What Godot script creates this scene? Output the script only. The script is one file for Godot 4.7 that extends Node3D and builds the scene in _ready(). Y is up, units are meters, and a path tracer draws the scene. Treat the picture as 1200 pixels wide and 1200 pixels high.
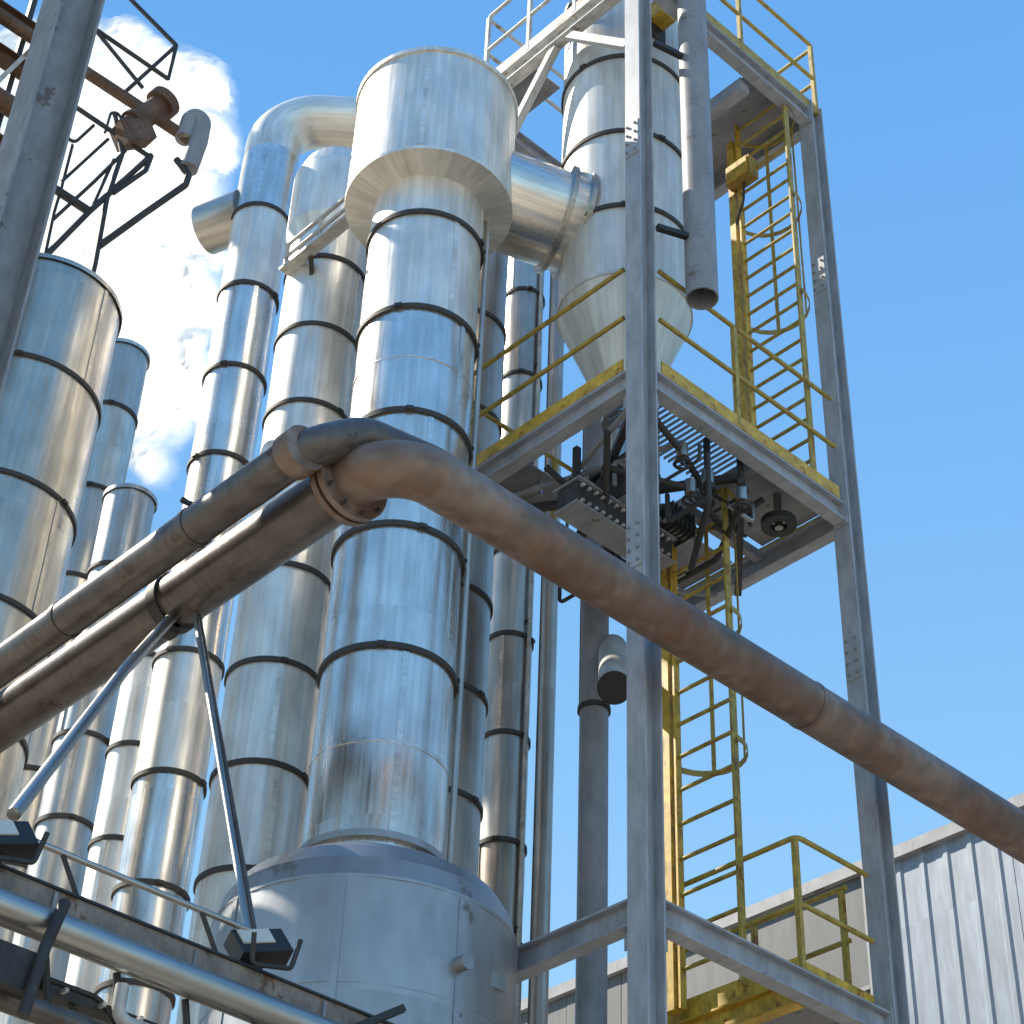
extends Node3D
# Process plant seen from the ground: clad evaporator columns, a steel access tower, crossing pipes, steam behind.

var M := {}
var taken := {}
var rng := RandomNumberGenerator.new()
var dent := FastNoiseLite.new()

# ---------------------------------------------------------------- mesh helpers
func mb() -> SurfaceTool:
	var st := SurfaceTool.new()
	st.begin(Mesh.PRIMITIVE_TRIANGLES)
	return st

func tri(st: SurfaceTool, p: Array, n: Array, u: Array) -> void:
	var g: Vector3 = (p[1] - p[0]).cross(p[2] - p[0])
	if g.length_squared() < 1e-14:
		return
	var order := [0, 1, 2] if g.dot(n[0] + n[1] + n[2]) < 0.0 else [0, 2, 1]
	for k in order:
		st.set_normal(n[k])
		st.set_uv(u[k])
		st.add_vertex(p[k])

func quad(st: SurfaceTool, a: Vector3, b: Vector3, c: Vector3, d: Vector3, na: Vector3, nb: Vector3, nc: Vector3, nd: Vector3, ua := Vector2(0, 0), ub := Vector2(1, 0), uc := Vector2(1, 1), ud := Vector2(0, 1)) -> void:
	tri(st, [a, b, c], [na, nb, nc], [ua, ub, uc])
	tri(st, [a, c, d], [na, nc, nd], [ua, uc, ud])

func box_axes(st: SurfaceTool, c: Vector3, x: Vector3, y: Vector3, z: Vector3) -> void:
	# half-extent vectors
	for s in [-1.0, 1.0]:
		for t in [[x, y, z], [y, z, x], [z, x, y]]:
			var o: Vector3 = c + t[0] * s
			var n: Vector3 = t[0].normalized() * s
			var w: float = t[1].length() * 2.0
			var h: float = t[2].length() * 2.0
			quad(st, o - t[1] - t[2], o + t[1] - t[2], o + t[1] + t[2], o - t[1] + t[2], n, n, n, n, Vector2(0, 0), Vector2(w, 0), Vector2(w, h), Vector2(0, h))

func bx(st: SurfaceTool, c: Vector3, s: Vector3) -> void:
	box_axes(st, c, Vector3(s.x / 2, 0, 0), Vector3(0, s.y / 2, 0), Vector3(0, 0, s.z / 2))

func frame_of(d: Vector3, up := Vector3.UP) -> Array:
	var f := d.normalized()
	var u := up
	if absf(f.dot(u)) > 0.98:
		u = Vector3.RIGHT
	var s := f.cross(u).normalized()
	return [f, s, s.cross(f).normalized()]

func bar(st: SurfaceTool, a: Vector3, b: Vector3, w: float, h: float, up := Vector3.UP) -> void:
	var fr := frame_of(b - a, up)
	box_axes(st, (a + b) / 2, fr[0] * (b - a).length() / 2, fr[1] * w / 2, fr[2] * h / 2)

func hbeam(st: SurfaceTool, a: Vector3, b: Vector3, w: float, h: float, up := Vector3.UP, tf := 0.016, tw := 0.011) -> void:
	# flanges lie across «up»
	var fr := frame_of(b - a, up)
	var l: Vector3 = fr[0] * (b - a).length() / 2
	var m := (a + b) / 2
	for s in [-1.0, 1.0]:
		box_axes(st, m + fr[2] * s * (h - tf) / 2, l, fr[1] * w / 2, fr[2] * tf / 2)
	box_axes(st, m, l * 0.9995, fr[1] * tw / 2, fr[2] * (h / 2 - tf + 0.001))

func channel(st: SurfaceTool, a: Vector3, b: Vector3, w: float, h: float, side := 1.0, t := 0.012) -> void:
	# web on the -side, flanges reaching to +side
	var fr := frame_of(b - a)
	var l: Vector3 = fr[0] * (b - a).length() / 2
	var m := (a + b) / 2
	box_axes(st, m - fr[1] * side * (w - t) / 2, l, fr[1] * t / 2, fr[2] * h / 2)
	for s in [-1.0, 1.0]:
		box_axes(st, m + fr[1] * side * t / 2 + fr[2] * s * (h - t) / 2, l * 0.9995, fr[1] * (w - t) / 2, fr[2] * t / 2)

func path_tube(st: SurfaceTool, pts: Array, r: float, seg := 14, caps := true, r_end := -1.0) -> void:
	var n := pts.size()
	var d0: Vector3 = (pts[1] - pts[0]).normalized()
	var fr := frame_of(d0)
	var side: Vector3 = fr[1]
	var rings := []
	var along := 0.0
	for i in n:
		var d: Vector3
		if i == 0:
			d = d0
		elif i == n - 1:
			d = (pts[i] - pts[i - 1]).normalized()
		else:
			d = ((pts[i] - pts[i - 1]).normalized() + (pts[i + 1] - pts[i]).normalized()).normalized()
		side = (side - d * side.dot(d)).normalized()
		var other := d.cross(side)
		if i > 0:
			along += pts[i].distance_to(pts[i - 1])
		var rr := r if r_end < 0.0 else lerpf(r, r_end, float(i) / (n - 1))
		var ring := []
		for k in seg + 1:
			var a := TAU * k / seg
			var nn: Vector3 = side * cos(a) + other * sin(a)
			ring.append([pts[i] + nn * rr, nn, Vector2(a * r, along)])
		rings.append(ring)
	for i in n - 1:
		for k in seg:
			var a: Array = rings[i][k]
			var b: Array = rings[i][k + 1]
			var c: Array = rings[i + 1][k + 1]
			var e: Array = rings[i + 1][k]
			quad(st, a[0], b[0], c[0], e[0], a[1], b[1], c[1], e[1], a[2], b[2], c[2], e[2])
	if caps:
		for e in [[0, -d0], [n - 1, (pts[n - 1] - pts[n - 2]).normalized()]]:
			for k in seg:
				tri(st, [pts[e[0]], rings[e[0]][k][0], rings[e[0]][k + 1][0]], [e[1], e[1], e[1]], [Vector2.ZERO, Vector2(0.1, 0), Vector2(0, 0.1)])

func tube(st: SurfaceTool, a: Vector3, b: Vector3, r: float, seg := 10, r_end := -1.0) -> void:
	path_tube(st, [a, b], r, seg, true, r_end)

func fillet(pts: Array, radius: float, steps := 8) -> Array:
	var out := [pts[0]]
	for i in range(1, pts.size() - 1):
		var p: Vector3 = pts[i]
		var d1: Vector3 = (pts[i - 1] - p).normalized()
		var d2: Vector3 = (pts[i + 1] - p).normalized()
		var half := d1.angle_to(d2) / 2.0
		if half > 1.54 or half < 0.1:
			out.append(p)
			continue
		var rad: float = minf(radius, 0.48 * minf(p.distance_to(pts[i - 1]), p.distance_to(pts[i + 1])) * tan(half) * 2.0)
		var c := p + (d1 + d2).normalized() * rad / sin(half)
		var a := p + d1 * rad / tan(half) - c
		var b := p + d2 * rad / tan(half) - c
		for k in steps + 1:
			out.append(c + a.slerp(b, float(k) / steps))
	out.append(pts[-1])
	return out

func lathe(st: SurfaceTool, prof: Array, seg := 48, c := Vector3.ZERO) -> void:
	# prof: [radius, y] pairs, each run faceted on its own
	for j in prof.size() - 1:
		var p: Array = prof[j]
		var q: Array = prof[j + 1]
		var dr: float = q[0] - p[0]
		var dy: float = q[1] - p[1]
		var l := sqrt(dr * dr + dy * dy)
		if l < 1e-6:
			continue
		for k in seg:
			var a := TAU * k / seg
			var b := TAU * (k + 1) / seg
			var ea := Vector3(cos(a), 0, sin(a))
			var eb := Vector3(cos(b), 0, sin(b))
			var na := (ea * dy - Vector3.UP * dr) / l
			var nb := (eb * dy - Vector3.UP * dr) / l
			var rr: float = maxf(p[0], q[0])
			quad(st, c + ea * p[0] + Vector3.UP * p[1], c + eb * p[0] + Vector3.UP * p[1], c + eb * q[0] + Vector3.UP * q[1], c + ea * q[0] + Vector3.UP * q[1], na, nb, nb, na, Vector2(a * rr, p[1]), Vector2(b * rr, p[1]), Vector2(b * rr, p[1] + l), Vector2(a * rr, p[1] + l))

func shell_r(r: float, a: float, y: float, amp: float, sd: float) -> float:
	return r + amp * dent.get_noise_3d(cos(a) * r * 1.0 + sd, y * 0.55, sin(a) * r * 1.0 - sd)

func shell(st: SurfaceTool, r0: float, y0: float, r1: float, y1: float, amp := 0.006, seg := 56) -> void:
	# slightly oil-canned sheet-metal drum
	var rows := maxi(2, int(ceil((y1 - y0) / 0.14)))
	var sd := rng.randf() * 40.0
	var grid := []
	var off := Vector2(rng.randf() * 2.0, rng.randf() * 4.0)
	for j in rows + 1:
		var t := float(j) / rows
		var y := lerpf(y0, y1, t)
		var r := lerpf(r0, r1, t)
		var line := []
		for k in seg + 1:
			var a := TAU * (k % seg) / seg
			var rr := shell_r(r, a, y, amp, sd)
			var da := (shell_r(r, a + 0.03, y, amp, sd) - shell_r(r, a - 0.03, y, amp, sd)) / (0.06 * r)
			var dy := (shell_r(r, a, y + 0.02, amp, sd) - shell_r(r, a, y - 0.02, amp, sd)) / 0.04 + (r1 - r0) / (y1 - y0)
			var e := Vector3(cos(a), 0, sin(a))
			var tg := Vector3(-sin(a), 0, cos(a))
			line.append([e * rr + Vector3.UP * y, (e - tg * da - Vector3.UP * dy).normalized(), Vector2(TAU * k / seg * r, y) + off])
		grid.append(line)
	for j in rows:
		for k in seg:
			var a: Array = grid[j][k]
			var b: Array = grid[j][k + 1]
			var c: Array = grid[j + 1][k + 1]
			var e: Array = grid[j + 1][k]
			quad(st, a[0], b[0], c[0], e[0], a[1], b[1], c[1], e[1], a[2], b[2], c[2], e[2])

# ---------------------------------------------------------------- object helpers
func numbered(called: String) -> String:
	if not taken.has(called):
		taken[called] = 0
		return called
	taken[called] += 1
	return "%s_%03d" % [called, taken[called]]

func tag(o: Node, label: String, category: String, group := "", kind := "") -> void:
	if label:
		o.set_meta("label", label)
	if category:
		o.set_meta("category", category)
	if group:
		o.set_meta("group", group)
	if kind:
		o.set_meta("kind", kind)

func thing(called: String, label: String, category: String, at := Vector3.ZERO, group := "") -> Node3D:
	var o := Node3D.new()
	o.name = numbered(called)
	add_child(o)
	o.position = at
	tag(o, label, category, group, "thing")
	return o

func obj(called: String, st: SurfaceTool, m: Material, parent: Node = self) -> MeshInstance3D:
	var o := MeshInstance3D.new()
	o.name = numbered(called) if parent == self else called
	o.mesh = st.commit()
	o.material_override = m
	o.cast_shadow = GeometryInstance3D.SHADOW_CASTING_SETTING_ON
	parent.add_child(o, true)
	return o

func put(called: String, mesh: Mesh, m: Material, parent: Node, at: Vector3) -> MeshInstance3D:
	var o := MeshInstance3D.new()
	o.name = called
	o.mesh = mesh
	o.material_override = m
	o.position = at
	parent.add_child(o, true)
	return o

func part_tube(called: String, pts: Array, r: float, m: Material, parent: Node, seg := 10) -> MeshInstance3D:
	var st := mb()
	path_tube(st, pts, r, seg)
	return obj(called, st, m, parent)

func part_bar(called: String, a: Vector3, b: Vector3, w: float, h: float, m: Material, parent: Node, up := Vector3.UP) -> MeshInstance3D:
	var st := mb()
	bar(st, a, b, w, h, up)
	return obj(called, st, m, parent)

func part_box(called: String, c: Vector3, s: Vector3, m: Material, parent: Node) -> MeshInstance3D:
	var st := mb()
	bx(st, c, s)
	return obj(called, st, m, parent)

func part_hbeam(called: String, a: Vector3, b: Vector3, w: float, h: float, m: Material, parent: Node, up := Vector3.UP) -> MeshInstance3D:
	var st := mb()
	hbeam(st, a, b, w, h, up)
	return obj(called, st, m, parent)

func band(parent: Node, r: float, y: float, h := 0.043, proud := 0.019, m: Material = null) -> void:
	var st := mb()
	lathe(st, [[r - 0.012, -h / 2], [r + proud, -h / 2], [r + proud, h / 2], [r - 0.012, h / 2]], 56)
	var ring := obj("stiffener_ring", st, m if m else M.band, parent)
	ring.position.y = y
	if m == null and y > 6.0:
		var a := rng.randf_range(0.9, 3.2)
		var e := Vector3(cos(a), 0, sin(a))
		var c := mb()
		box_axes(c, e * (r + proud + 0.008), e * 0.012, Vector3.UP * h * 0.36, Vector3(-sin(a), 0, cos(a)) * 0.03)
		obj("ring_clip", c, M.dark, ring)
		ring.rotation = Vector3(rng.randfn(0, 0.006), 0, rng.randfn(0, 0.006))
		ring.position.y += rng.randfn(0, 0.004)

func seam(parent: Node, r: float, y0: float, y1: float, ang: float, m: Material) -> void:
	var e := Vector3(cos(ang), 0, sin(ang))
	var st := mb()
	var t := Vector3(-sin(ang), 0, cos(ang))
	box_axes(st, e * (r + 0.003) + Vector3.UP * (y0 + y1) / 2, e * 0.005, Vector3.UP * (y1 - y0) / 2, t * 0.022)
	obj("lap_seam", st, m, parent)

func column(called: String, label: String, category: String, x: float, z: float, r: float, y_top: float, rings: Array, mats: Array, group := "", cap := true, seam_at := []) -> Node3D:
	var t := thing(called, label, category, Vector3(x, 0, z), group)
	var ys := rings.duplicate()
	ys.sort()
	var lo := 0.0
	var all := ys + [y_top]
	for i in all.size():
		var hi: float = all[i]
		if hi - lo > 0.02:
			var st := mb()
			shell(st, r, lo, r, hi, 0.0045 if lo > 5.0 else 0.0)
			var m: Material = mats[i % mats.size()]
			var s := obj("shell_section", st, m, t)
			if hi > 6.0:
				seam(s, r, maxf(lo, 5.0) + 0.03, hi - 0.03, seam_at[i % seam_at.size()] if seam_at else rng.randf() * TAU, m)
		lo = hi
	for y in ys:
		band(t, r, y)
	if cap:
		var st := mb()
		lathe(st, [[r + 0.02, y_top - 0.03], [r + 0.02, y_top + 0.02], [r * 0.6, y_top + r * 0.22], [0.0, y_top + r * 0.3]], 56)
		obj("top_cap", st, mats[0], t)
	return t

# ---------------------------------------------------------------- materials
func tex(w: int, h: int, f: Callable) -> ImageTexture:
	var im := Image.create_empty(w, h, false, Image.FORMAT_RGB8)
	for y in h:
		for x in w:
			im.set_pixel(x, y, f.call(x, y))
	return ImageTexture.create_from_image(im)

func noise(sd: int, freq: float, oct := 4) -> FastNoiseLite:
	var n := FastNoiseLite.new()
	n.seed = sd
	n.noise_type = FastNoiseLite.TYPE_SIMPLEX_SMOOTH
	n.frequency = freq
	n.fractal_octaves = oct
	return n

func lin(r: float, g: float, b: float) -> Color:
	return Color(r, g, b).linear_to_srgb()

func metal(c: Color, rough: float, albedo_t: Texture2D, rough_t: Texture2D, metallic := 1.0) -> StandardMaterial3D:
	var m := StandardMaterial3D.new()
	m.albedo_color = c
	m.metallic = metallic
	m.roughness = rough
	m.albedo_texture = albedo_t
	m.roughness_texture = rough_t
	m.uv1_scale = Vector3(0.5, 0.25, 1)
	return m

func paint(c: Color, rough := 0.5, t: Texture2D = null, scale := 0.7) -> StandardMaterial3D:
	var m := StandardMaterial3D.new()
	m.albedo_color = c
	m.roughness = rough
	if t:
		m.albedo_texture = t
		m.uv1_triplanar = true
		m.uv1_world_triplanar = true
		m.uv1_scale = Vector3.ONE * scale
	return m

func materials() -> void:
	var n1 := noise(3, 1.0, 4)
	var n2 := noise(9, 1.0, 4)
	# sheet metal: fine vertical drip streaks, broad blotches; 2 m round by 4 m high, seamless round
	var clad := func(x: int, y: int) -> Color:
		var a := TAU * x / 256.0
		var streak := n1.get_noise_3d(cos(a) * 6.0, sin(a) * 6.0, y * 0.006)
		var blot := n2.get_noise_3d(cos(a) * 1.1, sin(a) * 1.1, y * 0.014)
		var v := clampf(0.92 + 0.09 * streak + 0.10 * blot, 0.0, 1.0)
		return Color(v, v * 0.995, v * 0.985)
	var rough := func(x: int, y: int) -> Color:
		var a := TAU * x / 256.0
		var v := clampf(0.76 + 0.34 * n2.get_noise_3d(cos(a) * 9.0, sin(a) * 9.0, y * 0.004 + 9.0) + 0.2 * n1.get_noise_3d(cos(a) * 1.2, sin(a) * 1.2, y * 0.012), 0.3, 1.0)
		return Color(v, v, v)
	var clad_t := tex(256, 512, clad)
	var rough_t := tex(256, 512, rough)
	M.bright = metal(lin(0.88, 0.86, 0.82), 0.60, clad_t, rough_t, 0.68)
	M.mirror = metal(lin(0.84, 0.825, 0.80), 0.36, clad_t, rough_t, 0.92)
	M.dull = metal(lin(0.56, 0.55, 0.53), 0.55, clad_t, rough_t, 0.85)
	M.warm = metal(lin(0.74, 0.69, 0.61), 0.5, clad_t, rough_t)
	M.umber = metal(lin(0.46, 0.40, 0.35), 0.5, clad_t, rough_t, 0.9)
	M.bin = metal(lin(0.60, 0.56, 0.50), 0.5, clad_t, rough_t)
	M.pale_metal = metal(lin(0.74, 0.74, 0.72), 0.6, clad_t, rough_t, 0.35)
	M.band = paint(lin(0.045, 0.043, 0.042), 0.7)
	M.zinc = metal(lin(0.5, 0.5, 0.49), 0.5, clad_t, rough_t)
	# mottled paint and rust, triplanar
	var nm := noise(21, 0.02, 5)
	var nf := noise(22, 0.11, 3)
	var steel := func(x: int, y: int) -> Color:
		var v := 0.86 + 0.16 * nm.get_noise_2d(x, y) + 0.12 * nf.get_noise_2d(x, y * 0.35)
		var rusty := smoothstep(0.34, 0.5, nm.get_noise_2d(x + 700.0, y * 0.6) + 0.3 * nf.get_noise_2d(x, y))
		return Color(v, v, v).lerp(Color(0.62, 0.45, 0.33), rusty * 0.7).clamp()
	var steel_t := tex(256, 256, steel)
	var plain := func(x: int, y: int) -> Color:
		var v := 0.9 + 0.12 * nm.get_noise_2d(x, y * 0.5) + 0.07 * nf.get_noise_2d(x, y * 0.3)
		var rusty := smoothstep(0.52, 0.62, nm.get_noise_2d(x + 700.0, y * 0.6) + 0.3 * nf.get_noise_2d(x, y))
		return Color(v, v, v).lerp(Color(0.6, 0.48, 0.38), rusty * 0.6).clamp()
	var paint_t := tex(256, 256, plain)
	M.steel = paint(lin(0.40, 0.425, 0.475), 0.42, paint_t, 0.5)
	M.tank = paint(lin(0.43, 0.44, 0.46), 0.4, paint_t, 0.3)
	M.tank.metallic = 0.75
	M.taupe = paint(lin(0.30, 0.25, 0.21), 0.6, steel_t, 0.8)
	M.pale = paint(lin(0.62, 0.62, 0.60), 0.5, steel_t, 0.5)
	M.grey = paint(lin(0.30, 0.31, 0.335), 0.5, paint_t, 0.6)
	M.dark = paint(lin(0.045, 0.044, 0.045), 0.6, steel_t, 0.8)
	M.yellow = paint(lin(0.72, 0.46, 0.05), 0.5, steel_t, 0.9)
	M.ochre = paint(lin(0.42, 0.27, 0.06), 0.6, steel_t, 0.9)
	M.rail = paint(lin(0.50, 0.37, 0.07), 0.5, steel_t, 1.1)
	var rust := func(x: int, y: int) -> Color:
		var a := nm.get_noise_2d(x * 0.9, y * 0.9)
		var b := nf.get_noise_2d(x, y)
		var c := Color(0.52, 0.45, 0.40).lerp(Color(0.62, 0.58, 0.55), smoothstep(-0.3, 0.45, a + 0.35 * b))
		c = c.lerp(Color(0.50, 0.27, 0.16), smoothstep(0.25, 0.6, nm.get_noise_2d(x + 300.0, y + 90.0) + 0.4 * b) * 0.5)
		c = c.lerp(Color(0.28, 0.30, 0.29), smoothstep(0.2, 0.6, nm.get_noise_2d(x - 400.0, y + 900.0) + 0.25 * b) * 0.5)
		return c * (0.94 + 0.12 * b)
	var rust_t := tex(256, 256, rust)
	M.rust = paint(Color(0.92, 0.88, 0.86), 0.5, rust_t, 0.22)
	M.rust.metallic = 0.25
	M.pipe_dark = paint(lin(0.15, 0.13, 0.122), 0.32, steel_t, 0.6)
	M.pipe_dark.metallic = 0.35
	M.brown = paint(Color(0.72, 0.62, 0.54), 0.7, rust_t, 0.7)
	var ground := func(x: int, y: int) -> Color:
		var v := 0.66 + 0.10 * nm.get_noise_2d(x, y) + 0.09 * nf.get_noise_2d(x, y)
		return Color(v, v * 0.93, v * 0.82)
	M.ground = paint(Color(1, 1, 1), 0.95, tex(256, 256, ground), 0.15)
	var sheet := func(x: int, y: int) -> Color:
		var v := 0.88 + 0.1 * nm.get_noise_2d(x * 2.0, y * 0.3) + 0.06 * nf.get_noise_2d(x, y * 0.2)
		return Color(v, v, v).clamp()
	var sheet_t := tex(256, 256, sheet)
	M.sheets = []
	for c in [lin(0.28, 0.33, 0.40), lin(0.265, 0.315, 0.39), lin(0.295, 0.345, 0.41)]:
		var s := paint(c, 0.5, sheet_t, 0.4)
		s.metallic = 0.25
		M.sheets.append(s)
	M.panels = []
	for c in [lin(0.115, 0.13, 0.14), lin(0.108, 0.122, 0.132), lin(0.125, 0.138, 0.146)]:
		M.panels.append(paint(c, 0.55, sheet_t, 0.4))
	M.white = paint(lin(0.84, 0.84, 0.83), 0.5)
	M.glass = paint(lin(0.6, 0.6, 0.55), 0.15)
	M.black = paint(lin(0.02, 0.02, 0.02), 0.5)

# ---------------------------------------------------------------- builders
func guardrail(called: String, label: String, pts: Array, y0: float, post_at: Array, m: Material, mid := 0.55, top := 1.1, r := 0.021) -> Node3D:
	var t := thing(called, label, "guardrail", Vector3(pts[0].x, y0, pts[0].z), "yellow guardrails of the access tower")
	var o := t.position
	for h in [mid, top]:
		var line := []
		for p in pts:
			line.append(Vector3(p.x, y0 + h, p.z) - o)
		part_tube("top_rail" if h == top else "mid_rail", fillet(line, 0.06, 4) if line.size() > 2 else line, r, m, t)
	for p in post_at:
		part_bar("post", Vector3(p.x, y0, p.z) - o, Vector3(p.x, y0 + top - r, p.z) - o, 0.04, 0.04, m, t)
	return t

func ladder(called: String, label: String, x: float, z0: float, z1: float, y0: float, y1: float, cage: Array, side: float, gap := 0.3) -> Node3D:
	var t := thing(called, label, "ladder", Vector3(x, y0, (z0 + z1) / 2), "caged ladders of the access tower")
	var h := y1 - y0
	var w := (z1 - z0) / 2
	part_bar("stringer", Vector3(0, 0, -w), Vector3(0, h, -w), 0.065, 0.02, M.yellow, t, Vector3.BACK)
	part_bar("stringer", Vector3(0, 0, w), Vector3(0, h, w), 0.065, 0.02, M.rail, t, Vector3.BACK)
	var st := mb()
	tube(st, Vector3(0, 0, -w + 0.01), Vector3(0, 0, w - 0.01), 0.017, 8)
	var rung := st.commit()
	var y := 0.3
	while y < h - 0.05:
		put("rung", rung, M.rail, t, Vector3(0, y, 0))
		y += gap
	var ring := []
	for k in 13:
		var a := PI * k / 12
		ring.append(Vector3(side * sin(a) * 0.32, 0, -cos(a) * (w + 0.03)))
	var sh := mb()
	for k in 12:
		bar(sh, ring[k], ring[k + 1], 0.008, 0.05)
	var hoop := sh.commit()
	y = cage[0]
	while y <= cage[1] + 0.01:
		put("cage_hoop", hoop, M.rail, t, Vector3(0, y, 0))
		y += (cage[1] - cage[0]) / cage[2]
	for k in [4, 8]:
		part_bar("cage_strap", ring[k] * 0.985 + Vector3(0, cage[0], 0), ring[k] * 0.985 + Vector3(0, cage[1], 0), 0.035, 0.007, M.rail, t, ring[k].normalized())
	return t

func _ready() -> void:
	rng.seed = 77
	dent.seed = 5
	dent.frequency = 1.9
	dent.fractal_octaves = 2
	# ------------------------------------------------ camera, sky, sun, exposure
	var cam := Camera3D.new()
	cam.name = "camera"
	cam.position = Vector3(0, 1.7, 0)
	cam.basis = Basis(Vector3.UP, deg_to_rad(-42.0)) * Basis(Vector3.RIGHT, deg_to_rad(38.2)) * Basis(Vector3.BACK, deg_to_rad(2.47))
	cam.fov = 29.24
	cam.near = 0.1
	cam.far = 600.0
	add_child(cam)
	cam.current = true
	var sky_m := ProceduralSkyMaterial.new()
	sky_m.sky_top_color = lin(0.080, 0.250, 0.565)
	sky_m.sky_horizon_color = lin(0.48, 0.75, 0.82)
	sky_m.sky_curve = 0.3
	sky_m.ground_bottom_color = lin(0.22, 0.19, 0.15)
	sky_m.ground_horizon_color = lin(0.45, 0.50, 0.52)
	sky_m.sun_angle_max = 12.0
	var sky := Sky.new()
	sky.sky_material = sky_m
	var env := Environment.new()
	env.background_mode = Environment.BG_SKY
	env.sky = sky
	env.tonemap_mode = Environment.TONE_MAPPER_LINEAR
	env.tonemap_exposure = 1.55
	env.sdfgi_enabled = true
	env.ssao_enabled = true
	env.ssil_enabled = true
	var we := WorldEnvironment.new()
	we.name = "environment"
	we.environment = env
	add_child(we)
	var sun := DirectionalLight3D.new()
	sun.name = "sun"
	sun.light_color = Color(1.0, 0.955, 0.88)
	sun.light_energy = 1.6
	sun.light_angular_distance = 0.5
	sun.shadow_enabled = true
	add_child(sun)
	sun.look_at_from_position(Vector3(-0.338, 0.695, -0.635), Vector3.ZERO)
	materials()
	setting()
	tower()
	columns()
	pipes()
	left_side()
	steam()

func setting() -> void:
	var st := mb()
	quad(st, Vector3(-300, 0, -300), Vector3(300, 0, -300), Vector3(300, 0, 300), Vector3(-300, 0, 300), Vector3.UP, Vector3.UP, Vector3.UP, Vector3.UP)
	var g := obj("ground", st, M.ground)
	tag(g, "", "", "", "structure")
	# clad industrial hall: its long wall faces the tower
	var b := thing("industrial_hall", "tall hall clad in ribbed blue-grey sheets beyond the steel tower", "building", Vector3(18, 0, -14))
	var w := 1.05
	var sm := mb()
	var prof := [[0.0, 0.0], [0.09, 0.0], [0.13, -0.017], [0.18, -0.017], [0.22, 0.0], [0.35, 0.0]]
	for k in 3:
		for j in prof.size() - 1:
			var p: Array = prof[j]
			var q: Array = prof[j + 1]
			var z0: float = p[0] + k * 0.35
			var z1: float = q[0] + k * 0.35
			var n := Vector3(-(z1 - z0), 0, q[1] - p[1]).normalized()
			quad(sm, Vector3(p[1], 0, z0), Vector3(q[1], 0, z1), Vector3(q[1], 13.42, z1), Vector3(p[1], 13.42, z0), n, n, n, n)
	var sheet := sm.commit()
	var flat := mb()
	bx(flat, Vector3(0.0, 6.71, 0.525), Vector3(0.02, 13.42, 1.04))
	var plain := flat.commit()
	for i in 36:
		var at := Vector3(0.004 * (i % 2), 0, -17.0 + i * w)
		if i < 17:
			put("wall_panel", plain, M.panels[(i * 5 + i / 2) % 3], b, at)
		else:
			put("cladding_sheet", sheet, M.sheets[(i * 7 + i / 3) % 3], b, at)
	for y in [10.2, 11.9]:
		part_box("joint_strip", Vector3(-0.02, y, -8.1), Vector3(0.03, 0.05, 17.8), M.grey, b)
	part_tube("downpipe", [Vector3(-0.09, 0, 0.92), Vector3(-0.09, 13.4, 0.92)], 0.06, M.grey, b)
	part_box("ridge_flashing", Vector3(-0.01, 13.47, 1.9), Vector3(0.16, 0.16, 38.0), M.grey, b)
	part_box("hall_body", Vector3(6.06, 6.7, 1.9), Vector3(12.0, 13.4, 37.8), M.sheets[0], b)
	part_box("roof", Vector3(6.1, 13.46, 1.9), Vector3(12.0, 0.1, 37.9), M.grey, b)

const FX := 8.32
const FZ := -7.80
const RX := 10.85
const BZ := -10.1

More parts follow.
